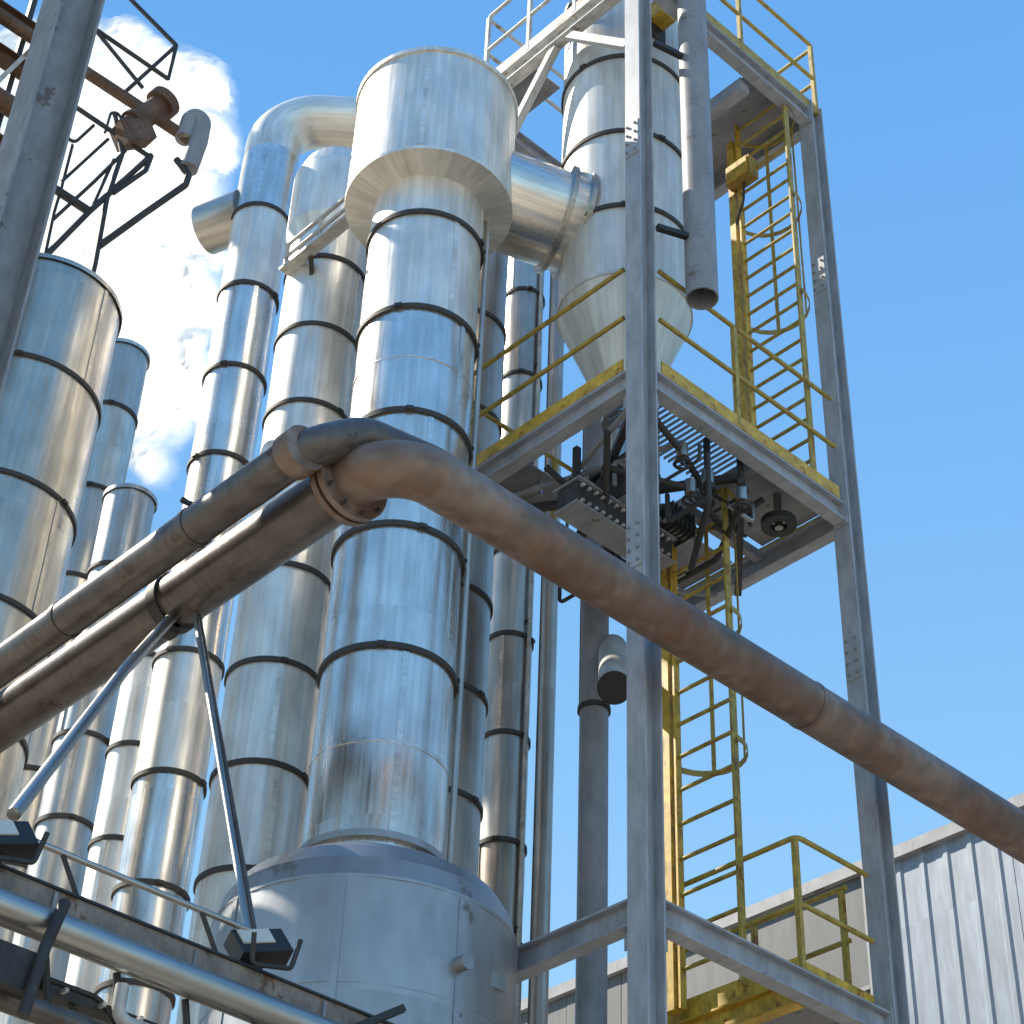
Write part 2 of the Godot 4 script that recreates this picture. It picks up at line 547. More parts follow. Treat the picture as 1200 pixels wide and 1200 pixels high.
func tower() -> void:
	var t := thing("steel_tower_frame", "grey bolted steel frame of columns and beams carrying the platforms", "steel frame", Vector3(FX, 0, FZ))
	var o := t.position
	for c in [[FX, FZ, 18.6], [RX, FZ, 17.35], [FX, BZ, 17.2], [RX, BZ, 17.2]]:
		var col := part_hbeam("column", Vector3(c[0], 0, c[1]) - o, Vector3(c[0], c[2], c[1]) - o, 0.172, 0.172, M.steel, t, Vector3.RIGHT)
		part_box("base_plate", Vector3(c[0], 0.015, c[1]) - o, Vector3(0.42, 0.03, 0.42), M.steel, col)
	for y in [7.47, 12.05, 17.15]:
		var m: Material = M.steel
		part_hbeam("beam", Vector3(FX + 0.09, y, FZ) - o, Vector3(RX - 0.09, y, FZ) - o, 0.12, 0.19, m, t)
		part_hbeam("beam", Vector3(FX, y, FZ - 0.09) - o, Vector3(FX, y, BZ + 0.09) - o, 0.12, 0.19, m if y < 17 else M.pale, t)
		part_hbeam("beam", Vector3(RX, y, FZ - 0.09) - o, Vector3(RX, y, BZ + 0.09) - o, 0.12, 0.19, m, t)
		if y > 8:
			part_hbeam("beam", Vector3(FX + 0.09, y, BZ) - o, Vector3(RX - 0.09, y, BZ) - o, 0.12, 0.19, m, t)
	# gusset plates where the beams meet the front column
	for y in [7.47, 12.05]:
		part_box("gusset_plate", Vector3(FX + 0.14, y - 0.16, FZ) - o, Vector3(0.1, 0.13, 0.012), M.steel, t)
		part_box("gusset_plate", Vector3(FX, y - 0.16, FZ - 0.14) - o, Vector3(0.012, 0.13, 0.1), M.steel, t)
	var bm := mb()
	path_tube(bm, [Vector3.ZERO, Vector3(-0.022, 0, 0)], 0.013, 6)
	var bolt_x := bm.commit()
	bm = mb()
	path_tube(bm, [Vector3.ZERO, Vector3(0, 0, 0.022)], 0.013, 6)
	var bolt_z := bm.commit()
	for c in [[FX, 10.35], [FX, 14.75], [RX, 10.6], [RX, 14.9]]:
		var sp := part_box("splice_plate", Vector3(c[0] - 0.092, c[1], FZ) - o, Vector3(0.012, 0.42, 0.15), M.steel, t)
		for k in 8:
			put("bolt", bolt_x, M.grey, sp, Vector3(c[0] - 0.098, c[1] - 0.165 + 0.11 * (k / 2), FZ - 0.045 + 0.09 * (k % 2)) - o)
	for y in [7.47, 12.05, 17.15]:
		for c in [[FX + 0.097, 1.0], [RX - 0.097, -1.0]]:
			var ep := part_box("end_plate", Vector3(c[0], y, FZ) - o, Vector3(0.014, 0.25, 0.15), M.steel, t)
			for k in 4:
				put("bolt", bolt_z, M.grey, ep, Vector3(c[0] + c[1] * 0.045, y - 0.08 + 0.16 * (k / 2), FZ + 0.006 + 0.0 * k) - o + Vector3(0.05 * c[1] * (k % 2), 0, 0))
	# flat bracing under the platform and knees under the top
	part_bar("brace", Vector3(FX + 0.1, 11.93, FZ - 0.15) - o, Vector3(9.6, 11.93, BZ + 0.15) - o, 0.06, 0.06, M.dark, t)
	part_bar("brace", Vector3(FX + 0.1, 11.86, BZ + 0.15) - o, Vector3(9.6, 11.86, FZ - 0.15) - o, 0.06, 0.06, M.dark, t)
	part_bar("brace", Vector3(9.6, 11.80, FZ - 0.1) - o, Vector3(RX - 0.1, 11.80, -8.95) - o, 0.06, 0.06, M.dark, t)
	for q in [[8.4, -8.0, 9.0, -9.9], [9.0, -8.0, 8.4, -9.9], [9.0, -9.9, 9.7, -8.9], [9.75, -9.9, 10.75, -9.2], [9.75, -9.1, 10.75, -9.95]]:
		part_bar("lattice_bar", Vector3(q[0], 11.9, q[1]) - o, Vector3(q[2], 11.9, q[3]) - o, 0.035, 0.035, M.grey, t)
	part_bar("brace", Vector3(FX, 15.6, BZ + 0.12) - o, Vector3(FX, 17.04, -8.9) - o, 0.08, 0.08, M.pale, t)
	part_bar("brace", Vector3(FX, 16.2, FZ - 0.12) - o, Vector3(FX, 17.04, -8.7) - o, 0.08, 0.08, M.pale, t)
	part_bar("brace", Vector3(9.95, 17.02, FZ - 0.1) - o, Vector3(9.95, 17.02, BZ + 0.1) - o, 0.12, 0.16, M.steel, t)

	# middle platform
	var p := thing("access_platform", "middle platform of steel plates with yellow toe boards on grey joists", "platform", Vector3(9.6, 12.15, -8.9))
	o = p.position
	part_box("deck_plate", Vector3(10.28, 12.165, -8.25) - o, Vector3(0.94, 0.012, 0.80), M.grey, p)
	part_box("deck_plate", Vector3(10.28, 12.165, -9.30) - o, Vector3(0.94, 0.012, 0.60), M.grey, p)
	part_box("deck_plate", Vector3(8.75, 12.165, -9.65) - o, Vector3(0.7, 0.012, 0.7), M.grey, p)
	var g := mb()
	bx(g, Vector3.ZERO, Vector3(0.006, 0.03, 0.62))
	var gb := g.commit()
	for i in 24:
		put("grating_bar", gb, M.grey, p, Vector3(8.46 + i * 0.055, 12.17, -8.15) - o)
	part_box("joist", Vector3(9.79, 12.09, -8.9) - o, Vector3(0.07, 0.12, 2.0), M.grey, p)
	part_box("joist", Vector3(9.1, 12.09, -9.75) - o, Vector3(1.4, 0.12, 0.07), M.grey, p)
	part_box("joist", Vector3(10.3, 12.09, -8.72) - o, Vector3(0.94, 0.10, 0.07), M.grey, p)
	part_box("toe_board", Vector3(9.6, 12.225, FZ + 0.05) - o, Vector3(2.2, 0.13, 0.012), M.yellow, p)
	part_box("toe_board", Vector3(FX - 0.05, 12.225, -8.9) - o, Vector3(0.012, 0.13, 1.9), M.yellow, p)
	part_box("toe_board", Vector3(RX + 0.05, 12.225, -9.0) - o, Vector3(0.012, 0.13, 1.9), M.ochre, p)
	part_box("edge_angle", Vector3(9.6, 12.155, FZ + 0.015) - o, Vector3(2.2, 0.012, 0.075), M.grey, p)
	part_box("edge_angle", Vector3(FX - 0.02, 12.155, -8.9) - o, Vector3(0.075, 0.012, 1.9), M.grey, p)

	guardrail("guardrail", "front guardrail of the middle platform, crossing before the upper ladder", [Vector3(8.5, 0, FZ + 0.04), Vector3(10.71, 0, FZ + 0.04)], 12.2, [Vector3(9.42, 0, FZ + 0.04)], M.rail)
	guardrail("guardrail", "side guardrail of the middle platform, beside the tall ringed column", [Vector3(FX - 0.04, 0, -7.95), Vector3(FX - 0.04, 0, -9.82)], 12.2, [Vector3(FX - 0.04, 0, -9.8)], M.rail)
	guardrail("guardrail", "rear guardrail of the middle platform behind the cyclone cone", [Vector3(8.5, 0, BZ), Vector3(RX - 0.14, 0, BZ)], 12.2, [Vector3(9.6, 0, BZ)], M.rail)

	# top platform
	var q := thing("access_platform", "uppermost platform edge with yellow toe board at the tower's top", "platform", Vector3(9.6, 17.25, -8.9))
	o = q.position
	part_box("toe_board", Vector3(10.0, 17.32, FZ + 0.05) - o, Vector3(1.75, 0.13, 0.012), M.rail, q)
	part_box("toe_board", Vector3(FX - 0.05, 17.32, -8.95) - o, Vector3(0.012, 0.13, 1.9), M.pale, q)
	part_box("deck_plate", Vector3(10.42, 17.262, -8.95) - o, Vector3(0.8, 0.012, 2.1), M.grey, q)
	part_box("deck_plate", Vector3(8.55, 17.262, -9.7) - o, Vector3(0.55, 0.012, 0.7), M.grey, q)
	guardrail("guardrail", "guardrail round the uppermost platform, its corner against the sky", [Vector3(9.0, 0, FZ + 0.04), Vector3(10.95, 0, FZ + 0.04), Vector3(10.95, 0, -9.0)], 17.27, [Vector3(9.75, 0, FZ + 0.04), Vector3(10.90, 0, FZ + 0.04)], M.rail)
	guardrail("guardrail", "pale guardrail on the uppermost platform above the round separator head", [Vector3(FX - 0.04, 0, -8.3), Vector3(FX - 0.04, 0, -9.9), Vector3(9.4, 0, -9.9)], 17.27, [Vector3(FX - 0.04, 0, -8.6), Vector3(FX - 0.04, 0, -9.25), Vector3(FX - 0.04, 0, -9.88)], M.pale)

	# lower platform
	var l := thing("access_platform", "lower platform with bright yellow toe boards at the foot of the ladder", "platform", Vector3(10.4, 7.56, -8.9))
	o = l.position
	part_box("deck_plate", Vector3(10.38, 7.585, -8.9) - o, Vector3(0.86, 0.012, 2.1), M.grey, l)
	part_box("toe_board", Vector3(10.32, 7.64, FZ - 0.07) - o, Vector3(0.84, 0.16, 0.012), M.yellow, l)
	part_box("toe_board", Vector3(9.90, 7.64, -8.6) - o, Vector3(0.012, 0.16, 1.5), M.yellow, l)
	part_hbeam("joist", Vector3(9.92, 7.47, FZ - 0.08) - o, Vector3(9.92, 7.47, BZ + 0.1) - o, 0.1, 0.18, M.yellow, l)
	guardrail("guardrail", "yellow guardrail of the lower platform with a corner facing the camera", [Vector3(9.92, 0, -9.1), Vector3(9.92, 0, FZ - 0.02), Vector3(10.72, 0, FZ - 0.02)], 7.56, [Vector3(9.92, 0, -8.95), Vector3(9.92, 0, FZ - 0.04)], M.rail, 0.56, 1.09)
	guardrail("guardrail", "yellow guardrail on the far side of the lower platform", [Vector3(10.7, 0, -8.0), Vector3(10.7, 0, -9.0)], 7.56, [Vector3(10.7, 0, -8.05), Vector3(10.7, 0, -8.9)], M.rail, 0.62, 1.05)

	ladder("caged_ladder", "upper yellow ladder with safety cage rising to the top platform", 10.45, -8.43, -7.81, 12.18, 17.3, [2.3, 4.9, 2], 1.0, 0.235)
	ladder("caged_ladder", "lower yellow ladder with safety cage rising to the middle platform", 9.80, -8.84, -8.26, 7.6, 12.1, [2.0, 4.4, 2], 1.0, 0.295)
	# yellow post beside each ladder
	tag(part_bar("ladder_post", Vector3(10.45, 12.18, -8.52), Vector3(10.45, 17.06, -8.52), 0.07, 0.07, M.yellow, self), "yellow upright post beside the upper ladder", "post", "yellow posts beside the ladders", "thing")
	tag(part_bar("ladder_post", Vector3(9.80, 7.6, -8.93), Vector3(9.80, 12.1, -8.93), 0.09, 0.09, M.yellow, self), "yellow upright post beside the lower ladder", "post", "yellow posts beside the ladders", "thing")

func columns() -> void:
	# main column with its wide separator head and base vessel
	var a := thing("evaporator_column", "tall ringed stainless column with wide drum head and swollen base vessel", "column", Vector3(7.38, 0, -9.465))
	var ys := [7.87, 9.49, 10.58, 11.70, 12.82, 13.93, 14.5]
	var ms := [M.mirror, M.mirror, M.mirror, M.mirror, M.bright, M.bright]
	for i in 6:
		var st := mb()
		shell(st, 0.487, ys[i], 0.487, ys[i + 1], 0.005)
		var s := obj("shell_section", st, ms[i], a)
		seam(s, 0.487, ys[i] + 0.03, ys[i + 1] - 0.03, [2.0, 1.2, 1.9, 1.4, 1.7, 0.9][i], ms[i])
		if i > 0:
			band(a, 0.487, ys[i], 0.046, 0.022)
	# joints between sheets inside the taller courses
	for y in [8.72, 12.28]:
		band(a, 0.487, y, 0.03, 0.006, M.mirror)
	var hd := mb()
	shell(hd, 0.73, 14.46, 0.73, 15.76, 0.004, 72)
	var head := obj("separator_head", hd, M.bright, a)
	var lid := mb()
	lathe(lid, [[0.73, 15.74], [0.748, 15.74], [0.748, 15.79], [0.70, 15.83], [0.0, 15.95]], 72)
	obj("lid", lid, M.bright, head)
	var un := mb()
	lathe(un, [[0.487, 14.38], [0.738, 14.44], [0.742, 14.47], [0.73, 14.48]], 72)
	obj("underside_cone", un, M.bright, head)
	for k in 3:
		seam(head, 0.727, 14.5, 15.72, 0.3 + k * 2.09, M.bright)
	band(a, 0.49, 7.99, 0.05, 0.035, M.tank)
	band(a, 0.49, 7.87, 0.05, 0.05, M.tank)
	var tk := mb()
	lathe(tk, [[0.5, 7.85], [0.62, 7.825], [0.78, 7.77], [0.90, 7.69], [0.975, 7.57], [1.005, 7.43]], 72)
	var dome := obj("vessel_dome", tk, M.tank, a)
	var bs := mb()
	shell(bs, 1.012, 0.4, 1.012, 7.42, 0.006, 72)
	obj("base_vessel", bs, M.tank, a)
	band(a, 1.012, 7.42, 0.02, 0.004, M.tank)
	band(a, 1.012, 6.72, 0.022, 0.003, M.tank)
	for ang in [0.55, 1.62, 2.4, 3.2]:
		seam(dome, 1.012, 6.0, 7.40, ang, M.tank)
	part_tube("nozzle", [Vector3(-0.05, 6.95, 0.98), Vector3(-0.05, 6.95, 1.10)], 0.05, M.tank, a, 16)
	part_box("nameplate", Vector3(0.30, 6.98, 0.975), Vector3(0.16, 0.10, 0.012), M.zinc, a)
	part_box("vessel_plinth", Vector3(0, 0.2, 0), Vector3(2.3, 0.4, 2.3), M.grey, a)
	# conduit clipped to the column
	var r := Vector3(0.80, 0, 0.60) * 0.53
	part_tube("conduit", [r + Vector3(0, 7.7, 0), r + Vector3(0, 14.42, 0)], 0.024, M.dull, a)
	for y in ys.slice(1, 6):
		part_box("conduit_clip", r * 0.97 + Vector3(0, y + 0.07, 0), Vector3(0.05, 0.03, 0.05), M.dark, a)

	# ringed duct with the elbow over the top
	var b := column("vapour_duct", "slender ringed duct bending over in a polished elbow at the top", "duct", 7.495, -12.413, 0.293, 17.5, [16.55, 15.43, 14.33, 13.23, 12.10, 11.03, 9.85, 8.84, 8.0, 4.5], [M.mirror, M.mirror, M.mirror, M.mirror, M.bright], "", false)
	var eb := mb()
	var pts := fillet([Vector3(0, 17.5, 0), Vector3(0, 18.2, 0), Vector3(1.655, 18.2, 1.423), Vector3(1.655, 17.5, 1.423)], 0.5, 10)
	path_tube(eb, pts, 0.293, 40)
	obj("elbow", eb, M.bright, b)
	part_tube("side_duct", [Vector3(-0.1, 16.75, -0.15), Vector3(-0.28, 16.72, -0.62)], 0.27, M.dull, b, 24)

	# column behind it
	var c := column("ringed_column", "wide bright ringed column between the elbow duct and the main column", "column", 7.45, -11.02, 0.372, 15.1, [14.68, 13.82, 12.90, 12.04, 11.15, 10.21, 9.29, 8.39, 7.65, 4.0], [M.bright], "", false)
	var ch := mb()
	lathe(ch, [[0.372, 15.1], [0.43, 15.25], [0.43, 16.0], [0.36, 16.2], [0.2, 16.32], [0.0, 16.36]], 56)
	obj("domed_head", ch, M.bright, c)
	# catwalk beside the heads
	var w := thing("catwalk", "short pale catwalk with tube rails beside the elbow duct", "catwalk", Vector3(7.03, 14.6, -10.55))
	part_box("deck_plate", Vector3(0, 0, 0), Vector3(0.12, 0.03, 1.1), M.pale, w)
	for y in [0.14, 0.30]:
		part_tube("rail", [Vector3(-0.03, y, -0.52), Vector3(-0.03, y, 0.53)], 0.02, M.pale, w)
	for z in [-0.5, 0.0, 0.5]:
		part_bar("post", Vector3(-0.03, 0.015, z), Vector3(-0.03, 0.30, z), 0.03, 0.03, M.pale, w)
	part_bar("bracket", Vector3(0.04, -0.015, -0.2), Vector3(0.16, -0.2, -0.3), 0.04, 0.04, M.dark, w)

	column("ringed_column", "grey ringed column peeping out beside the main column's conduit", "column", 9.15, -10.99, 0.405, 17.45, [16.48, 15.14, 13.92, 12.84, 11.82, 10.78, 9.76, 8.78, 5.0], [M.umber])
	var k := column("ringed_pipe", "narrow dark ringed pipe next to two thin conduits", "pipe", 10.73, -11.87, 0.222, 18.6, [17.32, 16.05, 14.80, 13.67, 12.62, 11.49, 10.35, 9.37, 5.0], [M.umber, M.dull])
	part_tube("conduit", [Vector3(0.02, 5, 0.26), Vector3(0.02, 18, 0.26)], 0.022, M.pale, k)
	for y in [6.0, 9.5, 12.8, 16.2]:
		part_box("conduit_clip", Vector3(0.02, y, 0.235), Vector3(0.05, 0.03, 0.06), M.dark, k)
	var kl := thing("riser_pipe", "thin smooth riser pipe hugging the narrow dark ringed pipe", "pipe", Vector3(10.90, 0, -11.50))
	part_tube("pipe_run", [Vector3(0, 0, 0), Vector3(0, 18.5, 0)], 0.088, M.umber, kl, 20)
	var m := column("downcomer_pipe", "slim grey downcomer pipe behind the tower's front column", "pipe", 9.92, -9.88, 0.122, 13.9, [10.62, 5.0], [M.grey], "")
	m.get_child(0).name = "pipe_section"
	# left hand group
	var f := column("storage_bin", "huge ringed metal bin under the dark valve rigging", "bin", 5.568, -12.736, 0.687, 14.23, [13.04, 11.77, 10.57, 9.55, 5.0], [M.bin], "", true, [0.5, 1.2])
	f.get_child(0).name = "shell_section"
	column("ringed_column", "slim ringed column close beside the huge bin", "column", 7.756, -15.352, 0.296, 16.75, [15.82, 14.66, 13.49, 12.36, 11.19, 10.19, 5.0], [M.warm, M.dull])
	column("ringed_column", "short dull column with rounded top behind the twin pipes", "column", 7.73, -14.463, 0.261, 14.15, [13.17, 12.15, 11.22, 10.32, 9.46, 5.0], [M.dull])
	column("ringed_column", "low bright white-lit column below the twin pipes", "column", 7.77, -13.526, 0.244, 12.2, [11.68, 10.72, 9.79, 8.92, 5.0], [M.bright])

	# cyclone inside the tower
	var y := thing("cyclone_separator", "pale cyclone with a cone bottom inside the steel tower", "cyclone", Vector3(9.09, 0, -8.72))
	for s in [[13.79, 14.64], [14.64, 15.63], [15.63, 16.70], [16.70, 17.9]]:
		var st := mb()
		shell(st, 0.593, s[0], 0.593, s[1], 0.003)
		obj("shell_section", st, M.pale_metal, y)
		if s[0] > 14:
			band(y, 0.593, s[0], 0.045, 0.02)
	var cn := mb()
	lathe(cn, [[0.14, 12.62], [0.593, 13.79], [0.605, 13.79], [0.605, 13.83], [0.593, 13.83]], 56)
	obj("cone", cn, M.pale_metal, y)
	var sp := mb()
	lathe(sp, [[0.0, 12.02], [0.14, 12.02], [0.14, 12.57], [0.2, 12.57], [0.2, 12.62], [0.14, 12.63]], 32)
	obj("outlet_spout", sp, M.zinc, y)
	var lidc := mb()
	lathe(lidc, [[0.62, 17.88], [0.62, 17.95], [0.0, 18.05]], 56)
	obj("lid", lidc, M.bright, y)
	# duct from the separator head to the cyclone
	var d := thing("crossover_duct", "polished crossover duct from the drum head to the cyclone", "duct", Vector3(7.95, 14.93, -9.27))
	var dv := Vector3(1.69, -0.16, 0.72).normalized()
	part_tube("duct_run", [dv * -0.02 + Vector3(0.02, 0, 0), dv * 0.84], 0.455, M.mirror, d, 56)
	for s in [0.60, 0.78]:
		var fl := mb()
		path_tube(fl, [dv * s, dv * (s + 0.045)], 0.515, 56)
		obj("flange", fl, M.zinc, d)

	# vent pipe with open end
	var p := thing("vent_pipe", "grey vent pipe with an open dark lower end beside the front column", "pipe", Vector3(8.80, 13.06, -7.56))
	var pv := mb()
	lathe(pv, [[0.122, 0.4], [0.122, 0.0], [0.135, 0.0], [0.135, 5.2]], 32)
	obj("pipe_wall", pv, M.grey, p)
	var pi := mb()
	lathe(pi, [[0.0, 0.4], [0.122, 0.4]], 32)
	obj("dark_bore_disc", pi, M.black, p)  # black disc gives the open bore its dark inside
	part_bar("support_bracket", Vector3(-0.42, 0.6, -0.1), Vector3(-0.1, 0.66, -0.02), 0.05, 0.05, M.black, p)
	part_bar("support_bracket", Vector3(-0.42, 3.0, -0.1), Vector3(-0.1, 3.0, -0.02), 0.05, 0.05, M.black, p)

	# drive gear under the platform
	var v := thing("rotary_valve", "dark rotary valve with motor under the cyclone outlet", "valve", Vector3(9.09, 11.78, -8.72))
	var vb := mb()
	path_tube(vb, [Vector3(-0.2, 0, 0), Vector3(0.2, 0, 0)], 0.19, 24)
	obj("housing", vb, M.dark, v)
	var vm := mb()
	path_tube(vm, [Vector3(0.3, -0.05, 0.1), Vector3(0.65, -0.05, 0.1)], 0.1, 20)
	var mo := obj("motor", vm, M.zinc, v)
	for i in 6:
		part_box("cooling_fin", Vector3(0.36 + i * 0.05, -0.05, 0.1), Vector3(0.012, 0.23, 0.23), M.dark, mo)
	part_box("inlet_flange", Vector3(0, 0.22, 0), Vector3(0.42, 0.06, 0.42), M.dark, v)
	part_box("outlet_flange", Vector3(0, -0.22, 0), Vector3(0.42, 0.05, 0.42), M.zinc, v)
	part_bar("coupling", Vector3(0.18, -0.02, 0.05), Vector3(0.32, -0.05, 0.1), 0.06, 0.06, M.black, v)
	# screw conveyor behind
	var sc := thing("screw_conveyor", "dark screw conveyor trough with bolted lid below the platform", "conveyor", Vector3(8.98, 11.42, -8.72))
	part_box("trough", Vector3(0, 0, 0), Vector3(1.1, 0.22, 0.22), M.dark, sc)
	part_box("lid_flange", Vector3(0, 0.115, 0), Vector3(1.14, 0.015, 0.30), M.grey, sc)
	part_box("lid_flange", Vector3(0, -0.115, 0), Vector3(1.14, 0.015, 0.26), M.grey, sc)
	var bt := mb()
	path_tube(bt, [Vector3.ZERO, Vector3(0, 0, 0.03)], 0.016, 6)
	var bolt := bt.commit()
	for i in 14:
		for yy in [-0.13, 0.13]:
			put("bolt", bolt, M.pale, sc, Vector3(-0.5 + i * 0.076, yy * 0.6, 0.109))
	part_bar("hanger", Vector3(-0.45, 0.12, 0), Vector3(-0.45, 0.56, 0), 0.05, 0.05, M.dark, sc)
	part_bar("hanger", Vector3(0.45, 0.12, 0), Vector3(0.45, 0.56, 0), 0.05, 0.05, M.dark, sc)
	# small-bore pipework hung under the deck
	var pm := thing("pipe_manifold", "tangle of small dark pipes and valves hung under the middle platform", "pipework", Vector3(9.2, 11.8, -8.3))
	for q in [[[-0.7, 0.15, 0.35], [-0.2, 0.0, 0.3], [0.3, 0.0, 0.1], [0.5, 0.2, 0.0]], [[-0.6, -0.1, -0.2], [0.0, -0.2, 0.2], [0.6, -0.15, 0.0], [0.9, 0.2, 0.2]], [[0.45, 0.3, 0.35], [0.45, -0.2, 0.35], [0.75, -0.3, -0.2], [0.75, -0.3, -0.9]],
			[[-0.75, 0.1, -0.7], [-0.3, -0.15, -0.6], [0.2, -0.2, -0.9], [0.5, 0.2, -1.1]], [[0.1, 0.32, 0.3], [0.1, -0.35, 0.3], [0.55, -0.45, -0.3]], [[-0.8, 0.0, 0.05], [-0.45, -0.3, -0.3], [-0.2, -0.32, -0.9]]]:
		var line := []
		for w3 in q:
			line.append(Vector3(w3[0], w3[1], w3[2]))
		part_tube("pipe_run", fillet(line, 0.09, 5), 0.028, M.dark, pm, 10)
	var rm := RandomNumberGenerator.new()
	rm.seed = 9
	for nth in 22:
		var line := []
		var c0 := Vector3(rm.randf_range(-0.75, 0.75), rm.randf_range(-0.35, 0.15), rm.randf_range(-1.4, 0.3))
		line.append(c0)
		var axis := rm.randi() % 3
		for q in 3:
			var mv := Vector3.ZERO
			axis = (axis + 1 + rm.randi() % 2) % 3
			mv[axis] = rm.randf_range(0.15, 0.45) * (1.0 if rm.randf() < 0.5 else -1.0)
			c0 += mv
			if c0.y > 0.25 or c0.y < -0.45:
				c0 -= mv * 2.0
			line.append(c0)
		if line.size() > 2:
			part_tube("pipe_run", fillet(line, 0.05, 4), rm.randf_range(0.012, 0.022), [M.dark, M.dark, M.zinc, M.grey][nth % 4], pm, 8)
	for u3 in [[-0.2, 0.0, 0.3], [0.3, 0.0, 0.1], [0.0, -0.2, 0.2], [0.45, -0.1, 0.35], [-0.3, -0.15, -0.6], [0.1, -0.1, 0.3]]:
		var vb2 := mb()
		path_tube(vb2, [Vector3(u3[0], u3[1] - 0.06, u3[2]), Vector3(u3[0], u3[1] + 0.07, u3[2])], 0.05, 14)
		var body := obj("valve_body", vb2, M.zinc, pm)
		var wh := mb()
		lathe(wh, [[0.05, 0.0], [0.075, 0.0], [0.075, 0.015], [0.05, 0.015], [0.05, 0.0]], 16, Vector3(u3[0], u3[1] - 0.13, u3[2]))
		bar(wh, Vector3(u3[0], u3[1] - 0.14, u3[2]), Vector3(u3[0], u3[1] - 0.05, u3[2]), 0.012, 0.012)
		bar(wh, Vector3(u3[0] - 0.06, u3[1] - 0.123, u3[2]), Vector3(u3[0] + 0.06, u3[1] - 0.123, u3[2]), 0.012, 0.01)
		obj("handwheel", wh, M.dark, body)
	# actuator box by the upper ladder and one on the cyclone top
	var ja := thing("junction_box", "ochre junction box on the post of the upper ladder", "box", Vector3(10.40, 16.35, -8.46))
	part_box("housing", Vector3(0, 0.1, 0.1), Vector3(0.14, 0.26, 0.3), M.ochre, ja)
	part_box("cover", Vector3(-0.08, 0.1, 0.1), Vector3(0.02, 0.22, 0.26), M.yellow, ja)
	part_tube("cable", fillet([Vector3(0, -0.03, 0.12), Vector3(-0.02, -0.3, 0.12), Vector3(0.03, -0.5, -0.03)], 0.08), 0.012, M.dark, ja, 8)
	var jb := thing("actuator", "yellow actuator on the cyclone wall between column and vent pipe", "actuator", Vector3(8.93, 17.25, -8.05))
	part_box("housing", Vector3(0, 0.1, 0), Vector3(0.2, 0.22, 0.16), M.yellow, jb)
	part_box("mounting_plate", Vector3(0, 0.0, -0.09), Vector3(0.26, 0.4, 0.02), M.dark, jb)
	# pulley under the right half
	var pu := thing("belt_pulley", "round black belt pulley below the platform's corner", "pulley", Vector3(10.30, 11.86, -8.1))
	var pl := mb()
	lathe(pl, [[0.07, -0.03], [0.15, -0.03], [0.15, 0.03], [0.07, 0.03], [0.07, -0.03]], 28)
	obj("pulley_rim", pl, M.black, pu)
	var ps := mb()
	lathe(ps, [[0.0, -0.05], [0.035, -0.05], [0.035, 0.3]], 16)
	obj("shaft", ps, M.zinc, pu)
	part_bar("pulley_spoke", Vector3(-0.08, 0, 0), Vector3(0.08, 0, 0), 0.03, 0.03, M.black, pu)
	# open pipe end behind the front column
	var e := thing("pipe_stub", "pale sloping pipe with black open end half behind the front column", "pipe", Vector3(9.32, 10.19, -9.06))
	var sd := Vector3(0.50, 0.74, -0.50).normalized()
	var es := mb()
	path_tube(es, [sd * 0.012, sd * 1.5], 0.125, 28)
	obj("pipe_wall", es, M.pale, e)
	var ed := mb()
	path_tube(ed, [Vector3.ZERO, sd * 0.012], 0.137, 28)
	obj("dark_mouth_disc", ed, M.black, e)  # black disc stands in for the dark inside of the open end

func flange(parent: Node, at: Vector3, d: Vector3, r: float, m: Material) -> void:
	for s in [-0.035, 0.035]:
		var st := mb()
		path_tube(st, [at + d * (s - 0.022), at + d * (s + 0.022)], r, 32)
		var f := obj("flange", st, m, parent)
		var fr := frame_of(d)
		for k in 10:
			var a := TAU * k / 10
			var c: Vector3 = at + (fr[1] * cos(a) + fr[2] * sin(a)) * (r - 0.035)
			var b := mb()
			path_tube(b, [c + d * (s * 2.2 - 0.012), c + d * (s * 2.2 + 0.012)], 0.014, 6)
			obj("bolt", b, M.dark, f)

